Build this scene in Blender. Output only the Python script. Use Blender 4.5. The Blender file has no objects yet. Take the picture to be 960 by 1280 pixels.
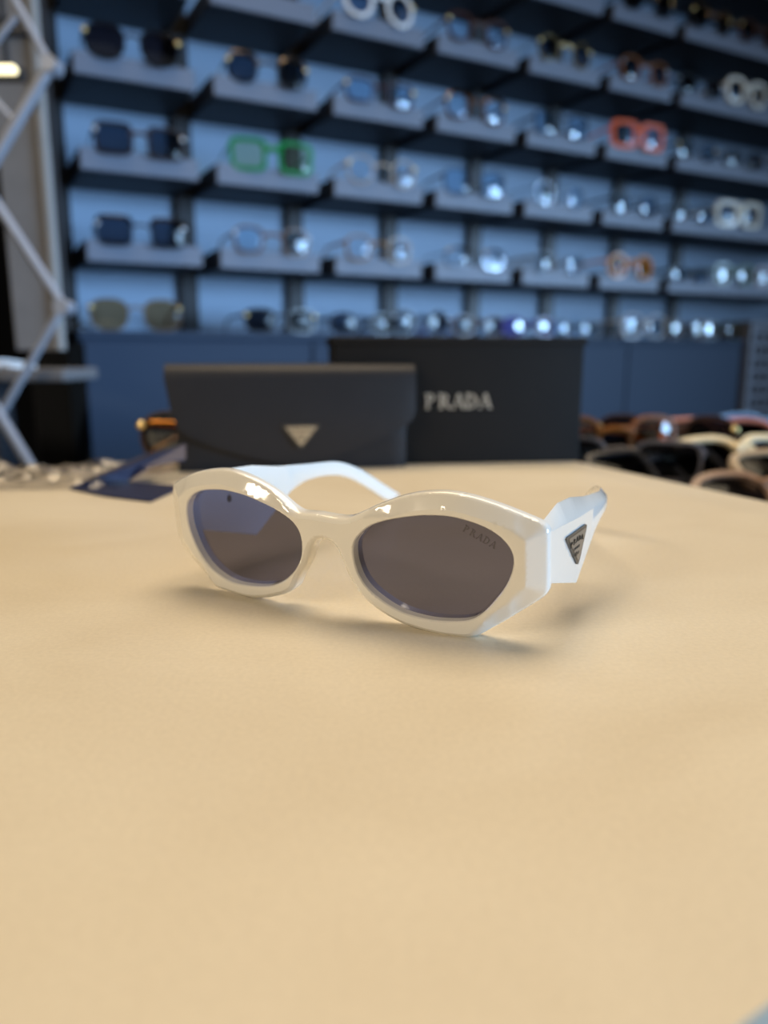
import bpy, bmesh, math, random
from mathutils import Vector, Matrix, noise
from mathutils.geometry import delaunay_2d_cdt
rnd = random.Random(7)
S = bpy.context.scene
COL = S.collection
# ------------------------------------------------------------------ camera
TH = math.radians(11.5); F = 960.0; CH = 0.08
cd = bpy.data.cameras.new('camera'); cam = bpy.data.objects.new('camera', cd); COL.objects.link(cam)
cam.location = (0, 0, CH); cam.rotation_euler = (math.pi/2 - TH, 0, 0)
cd.sensor_fit = 'VERTICAL'; cd.sensor_height = 36.0; cd.lens = 36.0*F/1280.0
cd.clip_start = 0.005; cd.clip_end = 60
cd.dof.use_dof = True; cd.dof.focus_distance = 0.226; cd.dof.aperture_fstop = 27.0/3.9
S.camera = cam
# ------------------------------------------------------------------ world, exposure
w = bpy.data.worlds.new('world'); S.world = w; w.use_nodes = True
w.node_tree.nodes['Background'].inputs[0].default_value = (0.75, 0.78, 0.85, 1)
w.node_tree.nodes['Background'].inputs[1].default_value = 0.10
S.view_settings.view_transform = 'Standard'; S.view_settings.look = 'None'
S.view_settings.exposure = 0.0; S.view_settings.gamma = 1.0; S.view_settings.use_curve_mapping = False
# ------------------------------------------------------------------ lights of the shop and an added front fill
def area(name, loc, target, sx, sy, power, color, spread=180):
    l = bpy.data.lights.new(name, 'AREA'); l.shape = 'RECTANGLE'; l.size = sx; l.size_y = sy
    l.energy = power; l.color = color; l.spread = math.radians(spread)
    o = bpy.data.objects.new(name, l); COL.objects.link(o); o.location = loc
    o.rotation_euler = (Vector(target)-Vector(loc)).to_track_quat('-Z', 'Y').to_euler(); return o
area('shop_window_daylight', (3.80, -0.25, 0.40), (-0.60, 1.10, 0.0), 2.0, 1.15, 16.5, (0.42, 0.67, 1.0), 38)
area('ceiling_panel_light', (0.12, 0.78, 1.6), (0.07, 0.50, 0.0), 1.5, 1.0, 9.4, (1.0, 0.80, 0.55), 95)
area('front_fill_light', (-1.35, -1.15, 1.15), (-0.05, 0.3, 0.0), 1.2, 0.10, 8.5, (1.0, 0.84, 0.62), 120)  # added warm fill to brighten the sunglasses front, not a known lamp
def spot(name, loc, target, power, color, ang=50, r=0.02):
    l = bpy.data.lights.new(name, 'SPOT'); l.energy = power; l.color = color; l.spot_size = math.radians(ang); l.spot_blend = .6
    l.shadow_soft_size = r
    o = bpy.data.objects.new(name, l); COL.objects.link(o); o.location = loc
    o.rotation_euler = (Vector(target)-Vector(loc)).to_track_quat('-Z', 'Y').to_euler(); return o
spot('ceiling_spotlight', (0.15, 0.9, 1.7), (0.0, 0.3, 0), 0.5, (1.0, 0.82, 0.58), 50, 0.12)
spot('ceiling_spotlight', (-0.55, 0.75, 1.7), (-0.05, 0.3, 0), 0.6, (1.0, 0.82, 0.58), 50, 0.16)
spot('ceiling_spotlight', (0.9, 0.3, 1.75), (0.3, 1.7, 0.5), 3.4, (1.0, 0.74, 0.45), 80, 0.03)
spot('ceiling_spotlight', (-0.6, 0.0, 1.75), (-0.2, 1.5, 0.5), 3.4, (1.0, 0.74, 0.45), 80, 0.03)

# ------------------------------------------------------------------ materials
def mat(name, col, rough=.5, metal=0, coat=0, noise_amt=0, noise_scale=40, bump=0, bump_scale=400, emis=None, spec=.5, trans=0, sss=0):
    m = bpy.data.materials.new(name); m.use_nodes = True; nt = m.node_tree; b = nt.nodes['Principled BSDF']
    b.inputs['Base Color'].default_value = (*col, 1); b.inputs['Roughness'].default_value = rough
    b.inputs['Metallic'].default_value = metal; b.inputs['Coat Weight'].default_value = coat
    b.inputs['Coat Roughness'].default_value = .04
    b.inputs['Specular IOR Level'].default_value = spec
    b.inputs['Transmission Weight'].default_value = trans
    tc = nt.nodes.new('ShaderNodeTexCoord')
    if noise_amt:
        n = nt.nodes.new('ShaderNodeTexNoise'); n.inputs['Scale'].default_value = noise_scale; n.inputs['Detail'].default_value = 6
        nt.links.new(tc.outputs['Object'], n.inputs['Vector'])
        r = nt.nodes.new('ShaderNodeMapRange'); r.inputs[3].default_value = 1-noise_amt; r.inputs[4].default_value = 1+noise_amt
        nt.links.new(n.outputs['Fac'], r.inputs[0])
        mx = nt.nodes.new('ShaderNodeVectorMath'); mx.operation = 'SCALE'; mx.inputs[0].default_value = col
        nt.links.new(r.outputs[0], mx.inputs['Scale']); nt.links.new(mx.outputs[0], b.inputs['Base Color'])
    if bump:
        n2 = nt.nodes.new('ShaderNodeTexNoise'); n2.inputs['Scale'].default_value = bump_scale; n2.inputs['Detail'].default_value = 3
        nt.links.new(tc.outputs['Object'], n2.inputs['Vector'])
        bp = nt.nodes.new('ShaderNodeBump'); bp.inputs['Strength'].default_value = bump; bp.inputs['Distance'].default_value = .0005
        nt.links.new(n2.outputs['Fac'], bp.inputs['Height']); nt.links.new(bp.outputs[0], b.inputs['Normal'])
    if emis:
        b.inputs['Emission Color'].default_value = (*emis[0], 1); b.inputs['Emission Strength'].default_value = emis[1]
    return m
def lens_mat(name, tint, gloss_col=(1, 1, 1), refl=.0, rough=.01, f0=.04):
    m = bpy.data.materials.new(name); m.use_nodes = True; nt = m.node_tree; nt.nodes.clear()
    out = nt.nodes.new('ShaderNodeOutputMaterial'); t = nt.nodes.new('ShaderNodeBsdfTransparent'); t.inputs[0].default_value = (*tint, 1)
    g = nt.nodes.new('ShaderNodeBsdfGlossy'); g.inputs['Color'].default_value = (*gloss_col, 1); g.inputs['Roughness'].default_value = rough
    ge = nt.nodes.new('ShaderNodeNewGeometry'); dp = nt.nodes.new('ShaderNodeVectorMath'); dp.operation = 'DOT_PRODUCT'
    nt.links.new(ge.outputs['Normal'], dp.inputs[0]); nt.links.new(ge.outputs['Incoming'], dp.inputs[1])
    def mth(op, a, b=None):
        q = nt.nodes.new('ShaderNodeMath'); q.operation = op
        for i, v in enumerate((a, b)):
            if v is None: continue
            if isinstance(v, (int, float)): q.inputs[i].default_value = v
            else: nt.links.new(v, q.inputs[i])
        return q.outputs[0]
    sch = mth('ADD', mth('MULTIPLY', mth('POWER', mth('SUBTRACT', 1.0, mth('ABSOLUTE', dp.outputs['Value'])), 5.0), .96), f0)
    ad = nt.nodes.new('ShaderNodeMath'); ad.operation = 'ADD'; ad.inputs[1].default_value = refl; ad.use_clamp = True
    mx = nt.nodes.new('ShaderNodeMixShader'); nt.links.new(sch, ad.inputs[0]); nt.links.new(ad.outputs[0], mx.inputs[0])
    nt.links.new(t.outputs[0], mx.inputs[1]); nt.links.new(g.outputs[0], mx.inputs[2]); nt.links.new(mx.outputs[0], out.inputs[0]); return m
def table_mat():
    m = bpy.data.materials.new('cream_table_top'); m.use_nodes = True; nt = m.node_tree; b = nt.nodes['Principled BSDF']
    tc = nt.nodes.new('ShaderNodeTexCoord')
    mp = nt.nodes.new('ShaderNodeMapping'); mp.inputs['Scale'].default_value = (1, 1.5, 1); mp.inputs['Rotation'].default_value = (0, 0, .6)
    n = nt.nodes.new('ShaderNodeTexNoise'); n.inputs['Scale'].default_value = 9; n.inputs['Detail'].default_value = 8; n.inputs['Distortion'].default_value = .8
    nt.links.new(tc.outputs['Object'], mp.inputs[0]); nt.links.new(mp.outputs[0], n.inputs['Vector'])
    cr = nt.nodes.new('ShaderNodeValToRGB'); cr.color_ramp.elements[0].position = .32; cr.color_ramp.elements[1].position = .68
    cr.color_ramp.elements[0].color = (.735, .652, .505, 1); cr.color_ramp.elements[1].color = (.81, .735, .59, 1)
    nt.links.new(n.outputs['Fac'], cr.inputs[0])
    n2 = nt.nodes.new('ShaderNodeTexNoise'); n2.inputs['Scale'].default_value = 700; n2.inputs['Detail'].default_value = 3
    nt.links.new(tc.outputs['Object'], n2.inputs['Vector'])
    mr = nt.nodes.new('ShaderNodeMapRange'); mr.inputs[3].default_value = .90; mr.inputs[4].default_value = 1.10
    nt.links.new(n2.outputs['Fac'], mr.inputs[0])
    vm = nt.nodes.new('ShaderNodeVectorMath'); vm.operation = 'SCALE'
    nt.links.new(cr.outputs[0], vm.inputs[0]); nt.links.new(mr.outputs[0], vm.inputs['Scale']); nt.links.new(vm.outputs[0], b.inputs['Base Color'])
    b.inputs['Roughness'].default_value = .40; b.inputs['Specular IOR Level'].default_value = .5
    bp = nt.nodes.new('ShaderNodeBump'); bp.inputs['Strength'].default_value = .25; bp.inputs['Distance'].default_value = .0002
    nt.links.new(n2.outputs['Fac'], bp.inputs['Height']); nt.links.new(bp.outputs[0], b.inputs['Normal']); return m
M = {}
M['table'] = table_mat()
M['white'] = mat('glossy_white_acetate', (.90, .88, .82), .09, coat=1)
M['lens_dark'] = lens_mat('smoke_sunglass_lens', (.128, .124, .185))
M['etch'] = mat('etched_grey', (.10, .09, .10), .7)
M['plaque_rim'] = mat('gunmetal_rim', (.10, .10, .10), .35, .8)
M['plaque'] = mat('bronze_plaque', (.30, .27, .23), .4, .9)
M['black_mark'] = mat('black_enamel', (.008, .008, .008), .4)
M['saff'] = mat('black_grained_leather', (.016, .016, .019), .5, spec=.3, bump=.5, bump_scale=900, noise_amt=.15)
M['box'] = mat('black_card', (.012, .011, .0105), .7, spec=.15, bump=.3, bump_scale=700, noise_amt=.1)
M['silver'] = mat('brushed_silver', (.62, .58, .50), .3, .9, noise_amt=.3, noise_scale=300)
M['foil'] = mat('silver_foil_print', (.60, .57, .50), .35, .6)
M['navy'] = mat('navy_paper', (.008, .012, .05), .5, noise_amt=.1)
M['gold'] = mat('polished_gold_metal', (.95, .68, .28), .12, 1)
M['silvermetal'] = mat('polished_silver_metal', (.8, .82, .85), .12, 1)
M['steel'] = mat('brushed_aluminium_tube', (.36, .38, .44), .5, .3, noise_amt=.1)
M['banner'] = mat('grey_fabric', (.22, .215, .22), .9, noise_amt=.15, noise_scale=30)
M['banner_edge'] = mat('pale_trim', (.30, .29, .28), .7)
M['panel'] = mat('blue_grey_back_panel', (.30, .41, .56), .55, noise_amt=.05, noise_scale=6)
M['post'] = mat('near_black_post', (.018, .019, .024), .5)
M['tray'] = mat('black_tray_body', (.014, .015, .020), .6)
M['lip'] = mat('grey_satin_lip', (.175, .205, .275), .5)
M['cab'] = mat('slate_blue_laminate', (.032, .052, .092), .6, spec=.2, noise_amt=.04, noise_scale=5)
M['dark'] = mat('dark_wall_paint', (.016, .018, .024), .8)
M['floor'] = mat('dark_floor', (.03, .028, .027), .5, noise_amt=.2, noise_scale=5)
M['greytop'] = mat('grey_laminate', (.16, .155, .16), .5)
M['rack'] = mat('dark_grey_wire', (.15, .16, .20), .5)
M['plastic'] = lens_mat('clear_plastic_film', (.78, .78, .80), (.8, .8, .8), .02, .12)
M['lampglow'] = mat('warm_lamp', (1, .9, .6), .5, emis=((1, .86, .5), 2.2))

# ------------------------------------------------------------------ helpers
def link(name, bm, m, parent=None, smooth=None):
    me = bpy.data.meshes.new(name); bmesh.ops.recalc_face_normals(bm, faces=bm.faces[:]); bm.to_mesh(me); bm.free()
    for mm in (m if isinstance(m, (list, tuple)) else [m]): me.materials.append(mm)
    o = bpy.data.objects.new(name, me); COL.objects.link(o)
    if parent: o.parent = parent
    if smooth is not None:
        for p in me.polygons: p.use_smooth = True
        try: me.set_sharp_from_angle(angle=math.radians(smooth))
        except Exception: pass
    return o
def tag(o, label=None, cat=None, group=None, kind=None):
    if label: o['label'] = label
    if cat: o['category'] = cat
    if group: o['group'] = group
    if kind: o['kind'] = kind
    return o
def empty(name, loc, rz=0, label=None, cat=None, group=None):
    o = bpy.data.objects.new(name, None); COL.objects.link(o); o.location = loc; o.rotation_euler = (0, 0, rz); o.empty_display_size = .02
    return tag(o, label, cat, group)
def box(bm, c, s, bev=0, rz=0, seg=2):
    r = bmesh.ops.create_cube(bm, size=1); vs = r['verts']
    bmesh.ops.scale(bm, vec=s, verts=vs)
    if bev:
        es = list({e for v in vs for e in v.link_edges})
        rr = bmesh.ops.bevel(bm, geom=es, offset=bev, segments=seg, profile=.5, affect='EDGES')
        vs = list({v for v in rr['verts']} | {v for v in vs if v.is_valid})
    if rz: bmesh.ops.rotate(bm, verts=vs, cent=(0, 0, 0), matrix=Matrix.Rotation(rz, 3, 'Z'))
    bmesh.ops.translate(bm, vec=c, verts=vs); return vs
def tube(bm, pts, r, n=8, cap=True, flat=1.0):
    pts = [Vector(p) for p in pts]; rings = []
    for i, p in enumerate(pts):
        d = (pts[min(i+1, len(pts)-1)]-pts[max(i-1, 0)]).normalized()
        up = Vector((0, 0, 1)) if abs(d.z) < .9 else Vector((1, 0, 0))
        a = d.cross(up).normalized(); b = a.cross(d).normalized(); rr = r[i] if isinstance(r, (list, tuple)) else r
        rings.append([bm.verts.new(p+a*rr*flat*math.cos(2*math.pi*k/n)+b*rr*math.sin(2*math.pi*k/n)) for k in range(n)])
    for i in range(len(rings)-1):
        for k in range(n): bm.faces.new((rings[i][k], rings[i][(k+1) % n], rings[i+1][(k+1) % n], rings[i+1][k]))
    if cap: bm.faces.new(rings[0][::-1]); bm.faces.new(rings[-1])
def prism(bm, poly, z0, z1, f=None):
    """poly of (x,y); extrude between z0,z1 (maps through f)"""
    f = f or (lambda x, y, z: (x, y, z))
    a = [bm.verts.new(f(x, y, z0)) for x, y in poly]; b = [bm.verts.new(f(x, y, z1)) for x, y in poly]; n = len(poly)
    bm.faces.new(a[::-1]); bm.faces.new(b)
    for i in range(n): bm.faces.new((a[i], a[(i+1) % n], b[(i+1) % n], b[i]))
def ray(px, py):
    x = px-480; y = 640-py
    return Vector((x, y*math.sin(TH)+F*math.cos(TH), y*math.cos(TH)-F*math.sin(TH)))/F
C0 = Vector((0, 0, CH))
def at_y(px, py, Y): d = ray(px, py); return C0+d*(Y/d.y)
def at_z(px, py, z): d = ray(px, py); return C0+d*((z-CH)/d.z)
def catmull(P, closed=True, step=.0007, sharp=()):
    out = []; n = len(P)
    for i in range(n if closed else n-1):
        p1 = Vector(P[i]); p2 = Vector(P[(i+1) % n])
        p0 = Vector(P[(i-1) % n]) if (closed or i > 0) else p1; p3 = Vector(P[(i+2) % n]) if (closed or i < n-2) else p2
        if i in sharp: p0 = p1-(p2-p1)
        if (i+1) % n in sharp: p3 = p2+(p2-p1)
        k = max(1, int((p2-p1).length/step))
        for j in range(k):
            t = j/k
            out.append(.5*((2*p1)+(p2-p0)*t+(2*p0-5*p1+4*p2-p3)*t*t+(3*p1-p0-3*p2+p3)*t**3))
    if not closed: out.append(Vector(P[-1]))
    return out
def arcring(w_, h_, e, n=40, tilt=0, drop=0):
    """superellipse outline, e exponent; tilt widens the top"""
    pts = []
    for k in range(n):
        a = 2*math.pi*k/n; c, s = math.cos(a), math.sin(a)
        x = abs(c)**(2/e)*math.copysign(1, c)*w_/2; y = abs(s)**(2/e)*math.copysign(1, s)*h_/2
        x *= 1+tilt*y/h_; pts.append((x, y+drop*x))
    return pts
# letter polygons in a unit em with wedge serifs
def quad(x0, y0, x1, y1, wa, wb=None):
    wb = wb or wa; return [(x0-wa/2, y0), (x0+wa/2, y0), (x1+wb/2, y1), (x1-wb/2, y1)]
def bowl(x0, yc, ry, rx, t, n=10):
    o = [(x0+rx*math.sin(math.pi*k/n), yc+ry*math.cos(math.pi*k/n)) for k in range(n+1)]
    i = [(x0+(rx-t)*math.sin(math.pi*k/n), yc+(ry-t*.45)*math.cos(math.pi*k/n)) for k in range(n+1)]
    return [[o[k], o[k+1], i[k+1], i[k]] for k in range(n)]
def serif(x, y, s, wd=.3): return [[(x-wd/2, y), (x+wd/2, y), (x+.06, y+s*.1), (x-.06, y+s*.1)]]
LET = {
 'P': [quad(.2, 0, .2, 1, .17)]+bowl(.25, .73, .27, .42, .17)+serif(.2, 0, 1, .36)+serif(.12, 1, -1, .3),
 'R': [quad(.2, 0, .2, 1, .17)]+bowl(.25, .74, .26, .40, .16)+[quad(.78, 0, .42, .5, .2)]+serif(.2, 0, 1, .36)+serif(.12, 1, -1, .3)+serif(.8, 0, 1, .28),
 'A': [quad(.12, 0, .44, 1, .08), quad(.78, 0, .47, 1, .2, .16), [(.24, .3), (.66, .3), (.64, .38), (.27, .38)]]+serif(.12, 0, 1, .28)+serif(.78, 0, 1, .36),
 'D': [quad(.2, 0, .2, 1, .17)]+bowl(.24, .5, .5, .58, .18)+serif(.14, 0, 1, .3)+serif(.14, 1, -1, .3),
}
def word(bm, text, f, h, adv=.95, z0=0, z1=.0003, squeeze=1.0):
    """text centred, f(x,y,z) maps to space"""
    n = len(text); x = -n*adv*h/2*squeeze
    for ch in text:
        for q in LET[ch]: prism(bm, [((x+p[0]*h*squeeze), (p[1]-.5)*h) for p in q], z0, z1, f)
        x += adv*h*squeeze

# ================================================================== room and large structure
AL = math.radians(28.35); U = Vector((math.cos(AL), math.sin(AL), 0)); N = Vector((math.sin(AL), -math.cos(AL), 0))   # along / out of shelf wall
Q0 = Vector((-.3861, 1.3072, 0)); PIT = .215; ZA = .2431; RP = .1355
FLOOR = -.95; CEIL = 1.95
def SW(s, out, z): return Q0+U*s+N*out+Vector((0, 0, z))       # shelf wall coordinates (out = 0 at the lips)
bm = bmesh.new(); box(bm, (.5, 1, FLOOR-.05), (9, 9, .1)); tag(link('floor', bm, M['floor']), kind='structure')
bm = bmesh.new(); box(bm, (.5, 1, CEIL+.05), (9, 9, .1)); tag(link('ceiling', bm, M['dark']), kind='structure')
bm = bmesh.new(); c = SW(.6, -.225, (FLOOR+CEIL)/2); box(bm, (1.48, 0, 0), (4.5, .08, CEIL-FLOOR)); bmesh.ops.rotate(bm, verts=bm.verts, cent=(0, 0, 0), matrix=Matrix.Rotation(AL, 3, 'Z')); bmesh.ops.translate(bm, verts=bm.verts, vec=c)
tag(link('wall_back', bm, M['dark']), kind='structure')
bm = bmesh.new(); box(bm, (-2.6, .8, (FLOOR+CEIL)/2), (.08, 6.0, CEIL-FLOOR)); tag(link('wall_left', bm, M['dark']), kind='structure')

bm = bmesh.new(); box(bm, (-1.4, 3.3, (FLOOR+CEIL)/2), (3.6, .08, CEIL-FLOOR)); tag(link('wall_rear', bm, M['dark']), kind='structure')
# shelving unit
def swobj(name, boxes, m, parent=None, bev=0):
    bm = bmesh.new()
    for (s0, s1, o0, o1, z0, z1) in boxes:
        vs = box(bm, (0, 0, 0), (s1-s0, o1-o0, z1-z0), bev)
        bmesh.ops.rotate(bm, verts=vs, cent=(0, 0, 0), matrix=Matrix.Rotation(AL, 3, 'Z'))
        bmesh.ops.translate(bm, verts=vs, vec=SW((s0+s1)/2, (o0+o1)/2, (z0+z1)/2))
    return link(name, bm, m, parent)
SD = .165
unit = empty('display_shelving', SW(.8, -SD, FLOOR), 0, 'tall black shelving frame with blue-grey back panels behind the trays', 'shelving')
unit_off = unit.location.copy()
def under(o, root):
    o.parent = root; o.matrix_parent_inverse = Matrix.Translation(root.location).inverted(); return o
ZC = .120
for i in range(8):
    s = -.108+.0 + i*PIT
    s0 = i*PIT-.123
    under(swobj('post', [(s0, s0+.032, -SD-.016, -SD+.012, ZC, 1.5)], M['post']), unit)
for i in range(7):
    s0 = i*PIT-.091; s1 = s0+PIT-.032 if i < 6 else 1.95
    under(swobj('back_panel', [(s0, s1, -SD-.016, -SD, ZC, 1.5)], M['panel']), unit)
under(swobj('side_panel', [(-.150, -.1235, -SD-.016, -.01, ZC, 1.5)], M['post']), unit)
# base cabinet
cab = empty('base_cabinet', SW(.7, 0, FLOOR), 0, 'long low slate-blue cabinet beneath the wall trays', 'cabinet')
under(swobj('cabinet_body', [(-.112, 1.47, -SD-.016, .0, FLOOR, ZC-.012)], M['cab']), cab)
under(swobj('counter_top', [(-.115, 1.475, -SD-.018, .012, ZC-.012, ZC)], M['cab'], None, .001), cab)
for i in range(4):
    under(swobj('door', [(-.108+i*.394, -.108+i*.394+.390, .0, .011, FLOOR+.05, ZC-.018)], M['cab'], None, .0015), cab)

rows = {'a': 0, 'b': 1, 'c': 2, 'd': 3, 'e': 4, 'f': 5}
rown = {'a': 'lowest', 'b': 'second lowest', 'c': 'third lowest', 'd': 'fourth lowest', 'e': 'fifth lowest', 'f': 'sixth lowest'}
coln = ['first', 'second', 'third', 'fourth', 'fifth', 'sixth', 'seventh']
LIPH = .032
for r in 'abcdef':
    for i in range(7):
        if r == 'e' and i < 1 or r == 'f' and i < 4: continue
        z = ZA+rows[r]*RP; s0, s1 = (i*PIT-.0915, i*PIT+.0915) if i < 6 else (6*PIT-.0915, 6*PIT+.50)
        t = empty('display_tray', SW((s0+s1)/2, -SD/2, z-LIPH/2), 0, 'grey-lipped %s tray, %s row up, %s column from the left' % ('wide' if i == 6 else 'short', rown[r].replace(' lowest', '') if r != 'a' else 'lowest', coln[i]), 'shelf tray', 'trays on the shelf wall')
        under(swobj('tray_body', [(s0+.002, s1-.002, -SD, -.006, z-LIPH/2, z-LIPH/2+.006), (s0, s0+.004, -SD, -.006, z-LIPH/2, z+LIPH/2), (s1-.004, s1, -SD, -.006, z-LIPH/2, z+LIPH/2)], M['tray']), t)
        under(swobj('front_lip', [(s0, s1, -.006, 0, z-LIPH/2-.0, z+LIPH/2)], M['lip'], None, .001), t)

# table
def round_poly(P, rad, n=8):
    out = []
    for i, p in enumerate(P):
        p = Vector(p); a = (Vector(P[i-1])-p).normalized(); b = (Vector(P[(i+1) % len(P)])-p).normalized(); r = rad[i]
        if not r: out.append((p.x, p.y)); continue
        s = p+a*r; e = p+b*r
        for k in range(n+1):
            t = k/n; q = s*(1-t)**2+p*2*t*(1-t)+e*t*t; out.append((q.x, q.y))
    return out
TP = [(-.62, .465), (.124, .650), (.288, .232), (-.085, -.001), (-.50, -.10)]
TPr = round_poly(TP, [.03, .025, .05, .04, .03])
tb = empty('display_table', (-.15, .28, FLOOR), 0, 'cream-topped display table filling the foreground', 'table')
def offs(P, d):
    c = Vector((sum(p[0] for p in P)/len(P), sum(p[1] for p in P)/len(P))); return [tuple(c+(Vector(p)-c)*(1-d/((Vector(p)-c).length))) for p in P]
bm = bmesh.new(); prism(bm, TPr, -.028, 0)
bmesh.ops.bevel(bm, geom=[e for e in bm.edges if abs(e.verts[0].co.z-e.verts[1].co.z) < 1e-6], offset=.003, segments=3, affect='EDGES', profile=.5)
under(link('table_top', bm, M['table'], None, 40), tb)
bm = bmesh.new(); prism(bm, offs(TPr, .05), FLOOR, -.028); under(link('cabinet_base', bm, M['cab']), tb)

# ================================================================== the white sunglasses
R_ = .45
O = Vector((-.01731, .22872, 0)); eu = Vector((.88721, -.46103, -.017556)); ev = Vector((-.021097, -.078554, .996687)); ew = Vector((-.460881, -.883901, -.079420))
def G(u, v, w_): return O+eu*u+ev*v+ew*w_
def backproj(pts, off=0.):
    res = []
    for p in pts:
        d = ray(*p); c = C0-O; cu, cv, cw = c.dot(eu), c.dot(ev), c.dot(ew); du, dv, dw = d.dot(eu), d.dot(ev), d.dot(ew)
        a = du*du/(2*R_); b = dw+cu*du/R_; cc = cw-off+cu*cu/(2*R_); D = math.sqrt(b*b-4*a*cc)
        t = min(x for x in ((-b+D)/(2*a), (-b-D)/(2*a)) if x > 0); res.append((cu+t*du, cv+t*dv))
    return res
OUT = [(215,605),(225,599),(240,591.5),(255,588),(270,586.5),(282,587),(295,590),(310,595.5),(325,603),(340,612),(352,621),(362,630),(372,637.5),(380,640),(395,641),(410,643.5),(425,646),(437,646),(450,641),(465,634),(480,628),(495,622.5),(510,618.5),(525,616),(540,615),(555,615),(572,617),(590,621),(610,627),(630,634),(650,642),(668,649.5),(682,656),(686,661),(686,690),(686,715),(685,740),(680,746),(665,756),(645,768),(625,780),(605,790),(595,794),(583,795),(565,793.5),(545,790),(525,784.5),(505,777.5),(485,767),(468,755),(455,743),(445,729),(438,717),(432,703),(428,692),(423,683),(419,677),(412,673.5),(404,672.5),(398,674.5),(393,682),(390,692),(386,704),(380,715),(374,727),(371,734),(362,740),(350,743.5),(335,746),(318,746),(303,742.5),(289,738),(275,733),(265,724),(252,711),(240,698),(230,686),(224,676),(221,660),(218,640),(216,620)]
HL = [(233,640),(233.5,630),(237,622),(243,617),(252,613.5),(264,612.5),(278,613),(292,616),(307,620.5),(322,627),(338,634.5),(350,641.5),(362,650),(370,659),(375,670),(376.5,684),(375.5,697),(371,708),(365,717),(356,725),(347,730),(336,733),(320,733.5),(303,731.5),(288,727.5),(275,720),(264,711),(254,699),(246,685),(239,668),(235,655)]
HR = [(441,680),(445,673),(451,666),(458,660),(468,655),(480,651.5),(495,648.5),(510,646.5),(525,645),(540,645),(555,645.5),(570,648),(585,652),(600,657.5),(615,665),(628,675),(637,686),(641.5,698),(641,710),(638,720),(632,733),(624,744),(614,756),(604,766),(594,773),(583,776.5),(570,777.5),(555,777),(538,775.5),(520,771.5),(505,767),(488,758.5),(474,749),(462,739),(452,727),(445,712),(441,695)]
lo = catmull(backproj(OUT, -.0025), sharp=(0, 33)); lo = [p for p in lo]
def smooth_loop(L, it):
    for _ in range(it): L = [(L[i-1]+L[i]*2+L[(i+1) % len(L)])/4 for i in range(len(L))]
    return L
lo = smooth_loop(lo, 3)
hl = smooth_loop(catmull(backproj(HL)), 5); hr = smooth_loop(catmull(backproj(HR)), 5)
def inpoly(p, P):
    x, y = p; c = False; j = len(P)-1
    for i in range(len(P)):
        a, b = P[i], P[j]
        if (a[1] > y) != (b[1] > y) and x < (b[0]-a[0])*(y-a[1])/(b[1]-a[1])+a[0]: c = not c
        j = i
    return c
def dist(p, P):
    best = 9; p = Vector(p); j = len(P)-1
    for i in range(len(P)):
        a = P[j]; b = P[i]; ab = b-a; t = max(0, min(1, (p-a).dot(ab)/max(ab.length_squared, 1e-14))); d = (p-a-ab*t).length
        if d < best: best = d
        j = i
    return best
def sst(a, b, x): t = max(0, min(1, (x-a)/(b-a))); return t*t*(3-2*t)
def chamw(u, v):   # width of the bevelled facet along the outer edge
    side = sst(.050, .062, abs(u)); top = sst(.026, .034, v)*sst(.012, .024, abs(u)); diag = sst(.046, .054, abs(u))
    return .0016+max(.0040*side, .0029*top, .0026*diag)
T_ = .0058
def front_h(p):
    d = dist(p, lo); dh = min(dist(p, hl), dist(p, hr)); c = chamw(*p)
    h = 0
    dr = .0012+.0014*sst(.002, .005, c)
    if d < c: x = d/c; h -= dr*(1-x)
    if d < .0007: h -= .0006*(1-math.sqrt(max(0, 1-(1-d/.0007)**2)))
    if dh < .0008: h -= .0006*(1-math.sqrt(max(0, 1-(1-dh/.0008)**2)))
    return h
def offset(L, d, sgn):
    out = []; n = len(L)
    for i in range(n):
        t = (L[(i+1) % n]-L[i-1]).normalized(); nn = Vector((-t.y, t.x)); dd = d if not callable(d) else d(*L[i])
        out.append(L[i]+nn*dd*sgn)
    return out
def orient(L): return sum(L[i-1].x*L[i].y-L[i].x*L[i-1].y for i in range(len(L))) > 0
pts = []; edges = []
for L in (lo, hl, hr):
    b0 = len(pts); pts += L; edges += [(b0+i, b0+(i+1) % len(L)) for i in range(len(L))]
nb = len(pts)
extra = []
sg = 1 if orient(lo) else -1
for d in (.0003, .0008): extra += offset(lo, d, sg)
extra += offset(lo, chamw, sg)
for L in (hl, hr):
    s2 = -1 if orient(L) else 1
    for d in (.0003, .0008): extra += offset(L, d, s2)
gx = -.067
while gx < .068:
    gy = 0
    while gy < .045: extra.append(Vector((gx+(.00045 if int(gy/.0009) % 2 else 0), gy))); gy += .0009
    gx += .0009
keep = []
for p in extra:
    if inpoly(p, lo) and not inpoly(p, hl) and not inpoly(p, hr):
        if min(dist(p, lo), dist(p, hl), dist(p, hr)) > .00022: keep.append(p)
pts += keep
V2, E2, F2, *_ = delaunay_2d_cdt([Vector(p) for p in pts], edges, [], 0, 1e-7)
tri = []
for f in F2:
    c = sum((V2[i] for i in f), Vector((0, 0)))/len(f)
    if inpoly(c, lo) and not inpoly(c, hl) and not inpoly(c, hr): tri.append(f)
sun = empty('sunglasses', O, 0, 'open white angular sunglasses with dark grey lenses on cream table', 'sunglasses')
bm = bmesh.new()
used = sorted({i for f in tri for i in f})
fv = {}; bv = {}
for i in used:
    p = V2[i]; cu = -p.x*p.x/(2*R_)
    dd = dist(p, lo); rb = .0005*max(0, 1-dd/.0007)
    fv[i] = bm.verts.new(G(p.x, p.y, cu+front_h(p))); bv[i] = bm.verts.new(G(p.x, p.y, cu-T_+rb))
ec = {}
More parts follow.
